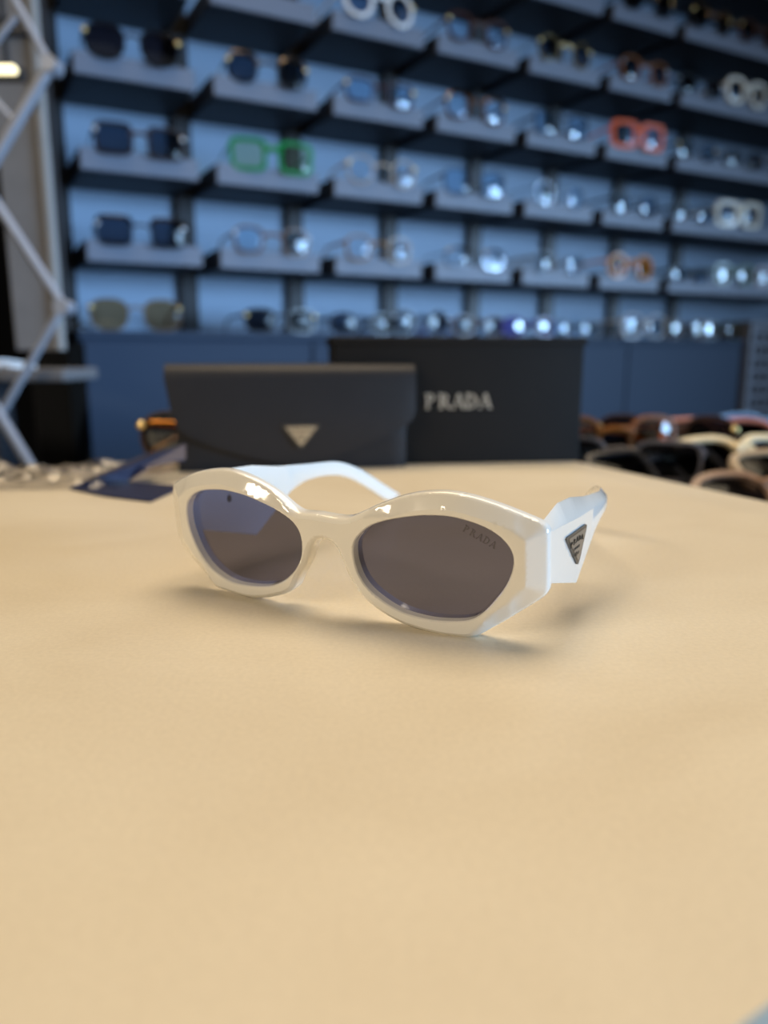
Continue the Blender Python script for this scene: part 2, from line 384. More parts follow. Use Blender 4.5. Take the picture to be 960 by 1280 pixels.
for f in tri:
    bm.faces.new([fv[i] for i in f]); bm.faces.new([bv[i] for i in reversed(f)])
    for a, b in zip(f, f[1:]+f[:1]): k = (min(a, b), max(a, b)); ec.setdefault(k, []).append((a, b))
for k, l in ec.items():
    if len(l) == 1: a, b = l[0]; bm.faces.new((fv[b], fv[a], bv[a], bv[b]))
under(link('frame_front', bm, M['white'], None, 28), sun)
# lenses
for L in (hl, hr):
    c = sum(L, Vector((0, 0)))/len(L); Lb = [c+(p-c)*1.02 for p in L]
    bm = bmesh.new(); K = 8; prev = None
    def lw(p): return -p.x*p.x/(2*R_)-.0034+.0007*(1-((p-c).length/.026)**2)
    cen = bm.verts.new(G(c.x, c.y, lw(c)))
    for k in range(1, K+1):
        ring = []
        for p in Lb: q = c+(p-c)*(k/K); ring.append(bm.verts.new(G(q.x, q.y, lw(q))))
        for i in range(len(ring)):
            j = (i+1) % len(ring)
            if prev is None: bm.faces.new((cen, ring[i], ring[j]))
            else: bm.faces.new((prev[i], prev[j], ring[j], ring[i]))
        prev = ring
    lens = under(link('lens', bm, M['lens_dark'], None, 60), sun)
    if L is hr:
        bm = bmesh.new(); a = Vector((.0435, .0338)); b = Vector((.0528, .0293)); mid = (a+b)/2; dx = (b-a).normalized(); dy = Vector((-dx.y, dx.x))
        def fm(x, y, z): p = mid-dy*.0008+dx*x+dy*y; return G(p.x, p.y, lw(p)+.0002+z)
        word(bm, 'PRADA', fm, .0021, 1.0, 0, .00004)
        o = link('lens_lettering', bm, M['etch']); o['label'] = 'tiny dark lettering at lens corner'
        o.parent = lens; o.matrix_parent_inverse = Matrix.Translation(sun.location)  .inverted()
        o.matrix_parent_inverse = (Matrix.Translation(sun.location) @ lens.matrix_parent_inverse).inverted()
# nose pads
for sd, pl in ((-1, backproj([(401,675),(393,684),(388,700),(381,714),(374,727),(367,737)], -T_)), (1, backproj([(414,676),(422,686),(428,699),(435,713),(443,727)], -T_))):
    bm = bmesh.new(); P3 = catmull([Vector((*p, 0)) for p in pl], False, .001)
    rings = []
    for i, p in enumerate(P3):
        t = i/(len(P3)-1); hgt = .0008+.0040*math.sin(math.pi*min(1, .06+t*.9))**.6; th = .0007+.0006*math.sin(math.pi*t)
        ring = []
        for k in range(12):
            a = 2*math.pi*k/12
            ring.append(bm.verts.new(G(p.x+th*math.cos(a)+sd*(.0009+.0008*t)+(.0022 if sd > 0 else 0), p.y, -T_-.0002+hgt*math.sin(a)*.9-p.x*p.x/.9)))
        rings.append(ring)
    for i in range(len(rings)-1):
        for k in range(12): bm.faces.new((rings[i][k], rings[i][(k+1) % 12], rings[i+1][(k+1) % 12], rings[i+1][k]))
    bm.faces.new(rings[0]); bm.faces.new(rings[-1])
    under(link('nose_pad', bm, M['white'], None, 60), sun)
# temples
def interp(tab, t):
    if t <= tab[0][0]: return tab[0][1]
    for (a, va), (b, vb) in zip(tab, tab[1:]):
        if t <= b: return va+(vb-va)*(t-a)/(b-a)
    return tab[-1][1]
VT = [(0, 33), (22, 35.8), (36, 34.2), (52, 30.6), (75, 27.0), (86, 25.6), (94, 24.3), (102, 21.6), (112, 17.2), (126, 8.5), (140, .2), (145, -2.2)]
VO = [(0, 32.8), (6, 32.6), (14, 31.6), (24, 30.2), (36, 28.6), (50, 27.2), (65, 25.8), (77, 24.8), (92, 22.8), (102, 20.2), (112, 15.8), (126, 7.0), (140, -1.2), (145, -3)]
VB = [(0, 17), (5, 16.6), (36, 5.9), (52, 14.2), (60, 18.2), (70, 20.2), (80, 20.1), (92, 18.6), (100, 16.2), (108, 12.6), (118, 6.6), (126, 1.8), (135, -4.2), (145, -5.2)]
TH_ = [(0, 3.8), (40, 3.8), (70, 3.2), (145, 2.6)]
def temple(sd, conv, bend):
    bm = bmesh.new(); u0 = .0655*sd; hp = G(u0, 0, -u0*u0/2/R_-.004); cv = math.radians(conv)
    d = -ew*math.cos(cv)-eu*sd*math.sin(cv); o_ = eu*sd*math.cos(cv)-ew*math.sin(cv)   # along, outward
    ts = sorted(set([0, 2, 5, 10, 14, 18, 22, 24, 28, 32, 36, 38, 42, 47, 52, 56, 60, 65, 70, 75, 80, 83, 86, 90, 94, 98, 102, 107, 112, 117, 122, 126, 131, 136, 140, 143, 145])); rings = []
    for t in ts:
        def at(tab):   # light smoothing past the faceted front section
            if t < 58: return interp(tab, t)
            return (interp(tab, t-4)+interp(tab, t+4 if t < 141 else t)+2*interp(tab, t))/4
        vt, vo, vb, th = at(VT), at(VO), at(VB), interp(TH_, t)
        if sd > 0 and 36 < t < 56: vb = interp(VB, t)
        off = -bend*sst(70, 150, t)*1.0; endf = 1 if t < 138 else max(.25, math.sqrt(max(0, 1-((t-138)/7.3)**2)))
        mid = (vt+vb)/2; vt, vo, vb = [mid+(x-mid)*endf for x in (vt, vo, vb)]
        f = sst(56, 72, t); r = .7+1.0*f
        def pt(v, o): return hp+d*(t*.001)+ev*(v*.001)+o_*((off+o)*.001)
        sec = [(vb+r*.4, 0), (vo-.5-.6*f, 0), (vo-.1, -.25-.3*f), (vt-.3, -th+.8), (vt, -th+.3), (vt-.4-.8*f, -th), (vb+r, -th), (vb, -th+.8), (vb, -.7)]
        rings.append([bm.verts.new(pt(*p)) for p in sec])
    n = len(rings[0])
    for i in range(len(rings)-1):
        for k in range(n): bm.faces.new((rings[i][k], rings[i][(k+1) % n], rings[i+1][(k+1) % n], rings[i+1][k]))
    bm.faces.new(rings[0]); bm.faces.new(rings[-1])
    ob = under(link('temple', bm, M['white'], None, 32), sun)
    def surf(t, v, o): return hp+d*t+ev*v+o_*o
    return ob, surf
tl, sl = temple(-1, 3.0, 4)
tr, sr = temple(1, -0.9, 24)
def child_of(o, parent, root):
    o.parent = parent; o.matrix_parent_inverse = (Matrix.Translation(root.location) @ parent.matrix_parent_inverse).inverted(); return o
# triangular plaque: (a,b) in a unit triangle frame -> placed by f
def plaque(f, A, B, Cc, root, parent, rimm, facem, markm, thick, names=('emblem_plaque', 'emblem_lettering')):
    A, B, Cc = Vector(A), Vector(B), Vector(Cc); cen = (A+B+Cc)/3
    def tri_poly(s): return round_poly([tuple(cen+(p-cen)*s) for p in (A, B, Cc)], [(A-B).length*.10*s]*3, 4)
    bm = bmesh.new(); prism(bm, tri_poly(1.0), -.0003, thick*.8, f); o1 = child_of(link(names[0], bm, rimm), parent, root)
    bm = bmesh.new(); prism(bm, tri_poly(.80), thick*.5, thick*1.0, f); o2 = child_of(link('emblem_face', bm, facem), parent, root)
    # lettering along the top and small marks below
    ex = (B-A).normalized(); ey = (cen-Cc).normalized(); ey = (ey-ex*ey.dot(ex)).normalized(); wd = (B-A).length; top = (A+B)/2; ht = (top-Cc).length
    bm = bmesh.new()
    def fw(x, y, z): p = top+ex*x-ey*(ht*.20)+ey*y*(ht/wd)+ey*(-abs(x)*abs(x)/wd*.3); return f(p.x, p.y, z)
    word(bm, 'PRADA', fw, wd*.125, .95, thick*.99, thick*1.25)
    def fw2(x, y, z): p = top+ex*x-ey*(ht*.40)+ey*y*(ht/wd); return f(p.x, p.y, z)
    for k in range(5): x = (k-2)*wd*.055; prism(bm, [(x-wd*.008, -wd*.03), (x+wd*.008, -wd*.03), (x+wd*.008, wd*.03), (x-wd*.008, wd*.03)], thick*.99, thick*1.2, fw2)
    def fw3(x, y, z): p = top+ex*x-ey*(ht*.56)+ey*y*(ht/wd); return f(p.x, p.y, z)
    hx = [(math.cos(a)*wd*.045, math.sin(a)*wd*.06) for a in [k*math.pi/4 for k in range(8)]]
    prism(bm, hx, thick*.99, thick*1.2, fw3)
    prism(bm, [(-wd*.12, -wd*.02), (-wd*.06, -wd*.02), (-wd*.06, wd*.01), (-wd*.12, wd*.03)], thick*.99, thick*1.2, fw3)
    prism(bm, [(wd*.06, -wd*.02), (wd*.12, -wd*.02), (wd*.12, wd*.03), (wd*.06, wd*.01)], thick*.99, thick*1.2, fw3)
    child_of(link(names[1], bm, markm), parent, root); return o1
plaque(lambda x, y, z: sr(x, y, z), (.0188, .0262), (.0449, .0238), (.0352, .0120), sun, tr, M['plaque_rim'], M['plaque'], M['black_mark'], .0007)
# hinge screw seen through the lens on the inner face of the temple
bm = bmesh.new()
hs = [sl(.0215+.0009*math.cos(a), .0245+.0013*math.sin(a), -.0038) for a in [k*math.pi/6 for k in range(12)]]
he = [sl(.0215+.0009*math.cos(a), .0245+.0013*math.sin(a), -.0043) for a in [k*math.pi/6 for k in range(12)]]
a_ = [bm.verts.new(p) for p in hs]; b_ = [bm.verts.new(p) for p in he]; bm.faces.new(b_)
for k in range(12): bm.faces.new((a_[k], a_[(k+1) % 12], b_[(k+1) % 12], b_[k]))
child_of(link('hinge_screw', bm, M['etch']), tl, sun)

# ================================================================== leather case
cl = at_z(226, 590, 0); cr_ = at_z(505, 583.5, 0)
cdir = (cr_-cl); cdir.z = 0; cwid = .1745; cdir.normalize(); cnor = Vector((cdir.y, -cdir.x, 0)); cmid = (cl+cr_)/2
case = empty('sunglasses_case', cmid, 0, 'black grained leather envelope case with metal triangle, standing behind sunglasses', 'case')
CHT = .0735; CDP = .038
def CS(x, y, z): return cmid+cdir*x-cnor*y+Vector((0, 0, z))       # x along, y back, z up
def rot_link(name, bm, m, sm=35):
    for v in bm.verts: v.co = CS(*v.co)
    return under(link(name, bm, m, None, sm), case)
W2 = cwid/2
bm = bmesh.new()
nx = 24; prof = []
def case_prof(x):  # cross-section (y,z), soft top
    bul = .004*math.sqrt(max(0, 1-(x/(W2-.002))**2))
    P = [(.0, 0), (-bul*.6, .02), (-bul, .04), (-bul*.3, CHT-.012)]
    for k in range(7): a = math.pi/2*k/6; P.append((.010-.010*math.cos(a), CHT-.012+.010*math.sin(a)))
    for k in range(7): a = math.pi/2*k/6; P.append((CDP-.010+.010*math.sin(a), CHT-.002-.010*(1-math.cos(a))))
    P += [(CDP, .03), (CDP, 0)]; return P
rings = []
for i in range(nx+1):
    x = -W2*.93+2*W2*.93*i/nx; sc = 1
    if i in (0, nx): sc = .94
    rings.append([bm.verts.new((x, CDP/2+(y-CDP/2)*sc, z*(1-(1-sc)*.3))) for y, z in case_prof(x)])
for i in range(nx):
    for k in range(len(rings[0])-1): bm.faces.new((rings[i][k], rings[i][k+1], rings[i+1][k+1], rings[i+1][k]))
    bm.faces.new((rings[i][0], rings[i+1][0], rings[i+1][-1], rings[i][-1]))
bm.faces.new(rings[0]); bm.faces.new(rings[-1])
rot_link('case_body', bm, M['saff'])
# flap: wraps the top and hangs in front with a blunt V edge
FL = [(-W2, .066), (-W2+.0015, .055), (-W2+.004, .040), (-W2+.009, .030), (-W2+.018, .0235), (-W2+.035, .0165), (-.030, .0095), (-.012, .0050), (.002, .0035), (.016, .0055), (.034, .0110), (.056, .0200), (.072, .0270), (.081, .0310), (W2-.0015, .0360), (W2, .044), (W2, .055), (W2, .066)]
bm = bmesh.new(); fr_, bk = [], []
rings = []
for (x, zb) in [(p.x, p.y) for p in catmull(FL, False, .004)]:
    def yy(z): bul = .0045*math.sqrt(max(0, 1-(x/(W2+.002))**2)); return -.0035-bul*math.sin(min(1, z/.06)*math.pi*.8)
    prof = [(yy(zb)+.0022, zb+.0002), (yy(zb), zb)]
    for k in range(1, 9): z = zb+(.063-zb)*k/8; prof.append((yy(z), z))
    for k in range(1, 8): a = math.pi/2*k/7; prof.append((yy(.063)+(.0115)*(1-math.cos(a)), .063+.0115*math.sin(a)))
    for k in range(0, 7): a = math.pi/2*k/6; prof.append((CDP-.009+.0105*math.sin(a), .0745-.0105*(1-math.cos(a))))
    prof += [(CDP+.0015, .05), (CDP+.0002, .05)]
    prof += [(CDP-.001, .060), (CDP-.010, .0725), (.012, .0725), (.0035, .066), (.0005+yy(zb)*.3, .060)]
    rings.append([bm.verts.new((x, y, z)) for y, z in prof])
for i in range(len(rings)-1):
    n = len(rings[0])
    for k in range(n): bm.faces.new((rings[i][k], rings[i][(k+1) % n], rings[i+1][(k+1) % n], rings[i+1][k]))
bm.faces.new(rings[0]); bm.faces.new(rings[-1])
flap = rot_link('flap', bm, M['saff'], 50)
# emblem on the flap
def onflap(px, py):
    d = ray(px, py); p0 = CS(0, -.0085, 0); t = (p0-C0).dot(cnor)/d.dot(cnor); q = C0+d*t-cmid; return (q.dot(cdir), q.z)
ea, eb, ecc = onflap(351, 531.5), onflap(402, 530.5), onflap(376.5, 562)
plaque(lambda x, y, z: CS(x, -.0078-z, y), ea, eb, ecc, case, flap, M['plaque_rim'], M['silver'], M['plaque_rim'], .0012)

# ================================================================== black box
bl = at_z(418, 582.5, 0); br = at_z(724, 577, 0)
bdir = br-bl; bdir.z = 0; bW = bdir.length; bdir.normalize(); bnor = Vector((bdir.y, -bdir.x, 0)); bmid = (bl+br)/2; BH = .0945; BD = .056
pbox = empty('gift_box', bmid, 0, 'black rectangular presentation box with silver lettering, standing behind the leather case', 'box')
def BX(x, y, z): return bmid+bdir*x-bnor*y+Vector((0, 0, z))
def bxlink(name, bm, m, sm=None, par=None):
    for v in bm.verts: v.co = BX(*v.co)
    o = link(name, bm, m, None, sm)
    return under(o, pbox) if par is None else child_of(o, par, pbox)
bm = bmesh.new(); box(bm, (0, BD/2, (BH-.005)/2), (bW, BD, BH-.005), .0018, 0, 3); bbody = bxlink('box_body', bm, M['box'], 50)
bm = bmesh.new(); box(bm, (0, BD/2, BH-.004), (bW+.003, BD+.003, .006), .0012, 0, 3); bxlink('box_lid', bm, M['box'], 50)
def onbox(px, py):
    d = ray(px, py); t = (bmid-C0).dot(bnor)/d.dot(bnor); q = C0+d*t-bmid; return (q.dot(bdir), q.z)
pa = onbox(530, 501); pb = onbox(614, 502); bm = bmesh.new(); lh = (pb[0]-pa[0])/5/1.02
word(bm, 'PRADA', lambda x, y, z: ((pa[0]+pb[0])/2+x+.0004, -z, (pa[1]+pb[1])/2+y), .0115, (pb[0]-pa[0])/5/.0115, -.0001, .0004)
bxlink('box_lettering', bm, M['foil'], None, bbody)

# ================================================================== eyeglasses generator
_mc = {}
def fm_(c, metal=0, rough=.18):
    k = (c, metal, rough)
    if k not in _mc: _mc[k] = mat('frame_colour', c, rough, metal, coat=0 if metal else .08)
    return _mc[k]
def lm_(tint, refl):
    k = ('l', tint, refl)
    if k not in _mc: _mc[k] = lens_mat('lens_tint', tint, (.92, .97, 1), refl*.8, .05, .012)
    return _mc[k]
TOR = (.10, .035, .012)
def eyeglasses(loc, rz, label, shape, frame, lens, W=.138, rim=.004, metal=0, grp=None, hinge=None, temple_m=None, brow=None, pitch=0, roll=0, name='eyeglasses', fold=0):
    """front faces local -y; lens bottoms at z=0; temples run to +y"""
    lw_, lh_, e, tilt = shape
    root = empty(name, loc, rz, label, 'sunglasses' if 'sunglasses' in label else 'glasses', grp)
    root.rotation_euler = (pitch, roll, rz)
    if name == 'eyeglasses' and 'sunglasses' in label: root.name = 'sunglasses'
    cx = W/2-lw_/2-rim; zc = lh_/2+rim
    bm = bmesh.new(); n = 36; fr = fm_(frame, metal, .25 if metal else .32)
    for sd in (-1, 1):
        ring = arcring(lw_, lh_, e, n, tilt); outer = arcring(lw_+2*rim, lh_+2*rim, e, n, tilt)
        vs = []
        for (x, z), (X, Z) in zip(ring, outer):
            def P(a, b, y): ax = sd*cx+sd*a if True else a; return bm.verts.new((ax, y+(ax*ax)*.9, zc+b))
            vs.append((P(x, z, -.0), P(x*1.02, z*1.02, -.0022), P(X*.985, Z*.985, -.0022), P(X, Z, -.001), P(X, Z, .0022), P(x, z, .0022)))
        for k in range(n):
            a, b = vs[k], vs[(k+1) % n]
            for j in range(6): bm.faces.new((a[j], a[(j+1) % 6], b[(j+1) % 6], b[j]))
    gap = cx-lw_/2; zb = zc+lh_*.18
    tube(bm, [(-gap-.001, .0005, zb), (-gap*.5, -.001, zb+.003), (0, -.0015, zb+.0045), (gap*.5, -.001, zb+.003), (gap+.001, .0005, zb)], max(.0013, rim*.75), 8)
    for sd in (-1, 1): box(bm, (sd*(W/2-.001), (W/2)**2*.9+.001, zc+lh_*.25), (.006, .005, max(.004, rim)), .0008)
    front = link('frame_front', bm, fr, root, 40)
    if brow:
        for sd in (-1, 1):
            bm = bmesh.new()
            tube(bm, [(sd*(cx+x), (cx+x)**2*.9-.002, zc+z+.001) for (x, z) in arcring(lw_+rim, lh_+rim, e, n, tilt)[1:n//2]], .0028, 6)
            link('brow_bar', bm, fm_(brow[0], brow[1]), root, 60)
    lm = lm_(*lens)
    for sd in (-1, 1):
        bm = bmesh.new(); prev = None; R3 = arcring(lw_*1.01, lh_*1.01, e, n, tilt)
        def LP(a, b, f): ax = sd*(cx+a*f); return bm.verts.new((ax, ax*ax*.9+.0008-.0022*(1-f*f), zc+b*f))
        cen = LP(0, 0, 0)
        for f in (.35, .7, 1):
            ring = [LP(a, b, f) for a, b in R3]
            for k in range(n):
                j = (k+1) % n
                if prev is None: bm.faces.new((cen, ring[k], ring[j]))
                else: bm.faces.new((prev[k], prev[j], ring[j], ring[k]))
            prev = ring
        link('lens', bm, lm, root, 60)
    th = zc+lh_*.25
    tm = fm_(*temple_m) if temple_m else fr
    for sd in (-1, 1):
        y0 = (W/2)**2*.9+.003; x0 = sd*(W/2-.001)
        if not fold: path = [(x0, y0, th), (x0, y0+.04, th), (x0-sd*.003, y0+.085, th-.001), (x0-sd*.006, y0+.105, th-.008), (x0-sd*.009, y0+.135, max(.003, th-.03))]
        else:
            k = 1 if sd > 0 else 0
            path = [(x0, y0, th), (x0-sd*.004, y0+.006+.005*k, th), (x0-sd*.05, y0+.010+.006*k, th-.001), (x0-sd*.09, y0+.011+.006*k, th-.004), (x0-sd*.125, y0+.012+.006*k, max(.003, th-.024))]
        r0 = .0011 if metal else .0026
        bm = bmesh.new(); tube(bm, path, [r0*1.3, r0, r0, r0*1.2, r0*1.1], 8, True, .5 if not metal else 1)
        tp = link('temple', bm, tm, root, 60)
        if hinge:
            bm = bmesh.new(); bmesh.ops.create_uvsphere(bm, u_segments=12, v_segments=8, radius=1)
            for v in bm.verts: v.co = Vector((x0-sd*.001+v.co.x*.0042, y0-.006+v.co.y*.0022, th+v.co.z*.0036))
            link('hinge_glint_stud', bm, fm_(tuple(min(1, c*1.15+.08) for c in hinge), 1, .33), tp, 60)  # oversized, lightened stud on the hinge stands in for its bright glint
    return root
SH = {'round': (.046, .043, 2.0, 0), 'aviator': (.056, .047, 2.5, .16), 'square': (.050, .040, 4.5, .08), 'rect': (.050, .030, 4.0, .06), 'oval': (.048, .034, 2.4, 0), 'panto': (.045, .040, 2.6, .14), 'big': (.054, .046, 3.0, .10), 'cat': (.050, .036, 3.0, .18)}
BLUE = ((.72, .88, .99), .03); CLR = ((.88, .93, .97), .01); DK = ((.04, .04, .05), .0); DKB = ((.10, .12, .16), .02); MIR = ((.55, .74, .90), .045)
AMB = ((.55, .33, .16), .10); ORG = ((1.0, .36, .02), .0); GRN = ((.80, .84, .60), .02)
BK = (.012, .012, .015); SILV = (.5, .53, .58); GLD = (.9, .6, .25)
sp = [
 # row, column position, look, shape, frame, lens, kwargs
 ('c', 0, 'large dark brown aviator sunglasses with gold-tipped hinge', 'aviator', BK, ((.05, .035, .04), .12), dict(W=.142, rim=.0022, hinge=GLD)),
 ('c', 1, 'black round glasses with gold hinges', 'panto', BK, DKB, dict(rim=.0035, hinge=GLD, temple_m=(GLD, 1, .2), brow=((.5, .42, .35), 1))),
 ('c', 2, 'dark burgundy browline glasses', 'cat', (.05, .01, .02), MIR, dict(rim=.003, hinge=GLD)),
 ('c', 3, 'brown tortoiseshell glasses with gold corners', 'panto', TOR, BLUE, dict(rim=.0042, hinge=GLD, brow=((.75, .45, .22), 1))),
 ('c', 4, 'black-armed glasses with large pale blue lenses', 'square', BK, MIR, dict(rim=.0025)),
 ('c', 5, 'thick orange square glasses', 'square', (1.0, .17, .05), ((.55, .7, .85), .02), dict(W=.146, rim=.0085)),
 ('c', 5.85, 'dark glasses with blue glinting lens', 'oval', (.02, .015, .012), MIR, dict(rim=.003, hinge=GLD)),
 ('c', 6.62, 'slim black glasses with silver hinges', 'rect', BK, DKB, dict(rim=.003, hinge=SILV)),
 ('c', 7.35, 'dark grey glasses with silver hinges near the frame edge', 'panto', (.04, .04, .045), DKB, dict(rim=.003, hinge=SILV)),
 ('b', 0, 'dark brown rectangular glasses with one bright lens', 'square', (.03, .015, .012), DKB, dict(rim=.0042, hinge=SILV)),
 ('b', 1, 'green square sunglasses with pale lenses', 'square', (.003, .24, .055), GRN, dict(W=.146, rim=.0066)),
 ('b', 2, 'clear gold-rimmed round glasses', 'round', (.62, .52, .42), CLR, dict(rim=.0026, hinge=GLD)),
 ('b', 3, 'oversized glasses with pale blue lenses', 'big', (.06, .07, .10), MIR, dict(rim=.0022)),
 ('b', 4, 'silver wire glasses with blue lenses', 'round', SILV, BLUE, dict(rim=.0016, metal=1)),
 ('b', 5, 'thin black glasses with pale blue lenses', 'panto', BK, MIR, dict(rim=.0022)),
 ('b', 5.85, 'small dark glasses with a blue lens glint', 'oval', BK, MIR, dict(rim=.0028)),
 ('b', 6.60, 'chunky cream-white glasses', 'square', (.95, .90, .74), ((.22, .30, .40), .02), dict(W=.148, rim=.0095)),
 ('a', 0, 'black half-rim sunglasses with one bright blue lens', 'square', BK, DKB, dict(rim=.0026, brow=(BK, 0), hinge=SILV)),
 ('a', 1, 'brown and clear two-tone glasses', 'panto', (.16, .08, .04), BLUE, dict(rim=.0038, hinge=SILV)),
 ('a', 2, 'gold and tortoiseshell rimmed glasses', 'panto', (.30, .16, .05), CLR, dict(rim=.0034)),
 ('a', 3, 'silver browline wire glasses', 'oval', SILV, CLR, dict(rim=.0018, metal=1, brow=(SILV, 1))),
 ('a', 4, 'pale transparent wire glasses', 'panto', (.25, .30, .36), BLUE, dict(rim=.0018)),
 ('a', 5, 'round glasses with bright orange lenses', 'round', (.85, .30, .03), ORG, dict(rim=.0045, W=.138)),
 ('a', 5.88, 'black-armed glasses with a pale blue lens', 'rect', BK, MIR, dict(rim=.0022)),
 ('a', 6.60, 'translucent green thick glasses', 'panto', (.22, .34, .28), ((.55, .66, .62), .15), dict(rim=.0055)),
 ('a', 7.30, 'dull red thick glasses', 'panto', (.20, .035, .04), ((.30, .18, .2), .12), dict(rim=.0052, hinge=SILV)),
 ('d', 2, 'chunky white round glasses', 'round', (.95, .95, .95), ((.3, .38, .5), .05), dict(W=.144, rim=.0066, hinge=GLD)),
 ('d', 3, 'dark tortoiseshell glasses with a gold glint', 'panto', (.07, .022, .010), BLUE, dict(rim=.0048, hinge=GLD)),
 ('d', 4, 'gold-rimmed black glasses', 'round', GLD, DKB, dict(rim=.0022, metal=1, hinge=GLD)),
 ('d', 5, 'thin amber tortoiseshell glasses', 'panto', (.34, .12, .025), DKB, dict(rim=.0034, hinge=SILV)),
 ('d', 5.80, 'black glasses with a small silver hinge', 'oval', BK, DK, dict(rim=.003, hinge=SILV)),
 ('d', 6.55, 'chunky off-white glasses with deep rims', 'panto', (.95, .92, .80), ((.16, .22, .3), .02), dict(W=.146, rim=.0092)),
 ('e', 5, 'black glasses with gold hinges', 'panto', BK, DK, dict(rim=.003, hinge=GLD, brow=((.6, .4, .2), 1))),
 ('e', 5.90, 'black glasses with three gold accents', 'panto', BK, DK, dict(rim=.0032, hinge=GLD, brow=((.7, .5, .28), 1))),
 ('e', 6.68, 'dark brown glasses with gold hinges', 'panto', TOR, DKB, dict(rim=.003, hinge=GLD)),
]
for (r, ci, look, shp, fc, ln, kw) in sp:
    z = ZA+rows[r]*RP+LIPH/2-.008; s = ci*PIT if ci < 5.7 else ci*PIT
    col = min(6, int(ci+.3)); p = SW(s+rnd.uniform(-.008, .004), .0075, z)
    eyeglasses(p, AL+rnd.uniform(-.10, .10), '%s, %s tray, %s column' % (look, rown[r], coln[col]), SH[shp], fc, ln, grp='glasses on the wall trays', **kw)
# on the counter under the trays
cs = [
 (-.02, 'large tan aviator sunglasses with gold details', 'aviator', (.20, .13, .07), AMB, dict(rim=.0024, W=.145, hinge=GLD)),
 (.235, 'black cat-eye glasses with gold hinges', 'cat', BK, DK, dict(rim=.0036, hinge=GLD)),
 (.40, 'small dark glasses behind the case', 'oval', (.02, .02, .03), DKB, dict(rim=.003)),
 (.53, 'dark round glasses with silver hinges', 'round', BK, DKB, dict(rim=.003, hinge=SILV)),
 (.67, 'brown tortoiseshell glasses left of the purple pair', 'oval', TOR, DKB, dict(rim=.0036)),
 (.80, 'dark purple glasses above the black box', 'oval', (.06, .03, .25), ((.25, .2, .6), .15), dict(rim=.004)),
 (.93, 'glasses with a single pale blue glint', 'rect', BK, MIR, dict(rim=.0025)),
 (1.145, 'bright white glasses with pale blue mirror lenses', 'big', (.75, .80, .85), MIR, dict(rim=.004, brow=((.85, .87, .9), 0), W=.145)),
 (1.285, 'brown glasses beside the bright white pair', 'panto', TOR, AMB, dict(rim=.003, hinge=GLD)),
 (1.415, 'grey-green glasses at the right end', 'panto', (.06, .10, .09), ((.3, .4, .4), .3), dict(rim=.003, hinge=SILV)),
]
for (s, look, shp, fc, ln, kw) in cs:
    eyeglasses(SW(s, -.012, ZC), AL+rnd.uniform(-.12, .12), look+', on the low counter', SH[shp], fc, ln, grp='glasses on the low cabinet', **kw)

# ================================================================== right-hand counter with many frames
ZR = -.028
rc = empty('side_counter', (.52, .85, FLOOR), 0, 'dark counter crowded with folded frames beyond the table edge', 'counter')
dirr = (Vector((.288, .232))-Vector((.124, .650))).normalized()
bm = bmesh.new(); RPy = [(.185, .62), (.40, .30), (1.05, .62), (1.05, 1.22), (.17, .98)]
prism(bm, RPy, ZR-.03, ZR); under(link('counter_top', bm, M['tray']), rc)
bm = bmesh.new(); prism(bm, offs(RPy, .04), FLOOR, ZR-.03); under(link('cabinet_base', bm, M['cab']), rc)
rr = [
 # px, Y, rz deg, look...
 (768, .78, 10, 'amber tortoiseshell glasses with gold glints, beside the black box', 'panto', (.22, .07, .01), AMB, dict(rim=.0045)),
 (775, .68, -25, 'folded glasses with long grey arms, beside the black box', 'rect', (.16, .15, .17), DK, dict(rim=.003)),
 (850, .64, 20, 'black folded glasses lying in front of the amber pair', 'square', BK, DK, dict(rim=.004)),
 (905, .90, -8, 'dusty rose thick-rimmed glasses at the back of the counter', 'big', (.48, .20, .17), DK, dict(rim=.0060)),
 (975, .98, 4, 'light blue thick-rimmed glasses at the back of the counter', 'big', (.16, .36, .72), DK, dict(rim=.0060)),
 (1070, .94, 10, 'pink thick-rimmed glasses right of the light blue pair', 'big', (.42, .20, .22), DK, dict(rim=.006)),
 (960, .68, 14, 'cream thick-rimmed glasses in the middle of the counter', 'big', (.80, .66, .42), DK, dict(rim=.0068)),
 (1045, .62, 8, 'tan thick-rimmed glasses cut off by the picture edge', 'square', (.42, .31, .20), DK, dict(rim=.0055)),
 (1010, .52, 8, 'brown thick-rimmed glasses lying nearest the camera', 'oval', (.24, .14, .09), ((.12, .10, .10), .0), dict(rim=.0060)),
 (830, .80, -15, 'dark tortoiseshell glasses between the amber and cream pairs', 'panto', (.05, .02, .01), DK, dict(rim=.004, hinge=GLD)),
]
for (px, Y, a, look, shp, fc, ln, kw) in rr:
    p = at_y(px, 560, Y); p.z = ZR
    if 'lying' in look or 'middle' in look or 'thick' in look: kw['pitch'] = -math.radians(55); 
    eyeglasses(p, math.radians(a), look, SH[shp], fc, ln, grp='frames on the dark side counter', fold=1, **kw)

# perforated rack at the far right
rk = empty('wire_rack', SW(1.60, .02, FLOOR), 0, 'dark grey lattice rack beside the low cabinet', 'rack')
bx_ = []
for k in range(12): s = 1.50+k*.035; bx_.append((s, s+.009, -.01, .0, -.5, .155))
for k in range(20): z = -.5+k*.0335; bx_.append((1.50, 1.90, .0, .009, z, z+.012))
under(swobj('lattice', bx_, M['rack']), rk)
under(swobj('rack_frame', [(1.49, 1.505, -.08, .014, FLOOR, .165), (1.895, 1.91, -.08, .014, FLOOR, .165), (1.49, 1.91, -.08, .014, .155, .167)], M['rack']), rk)

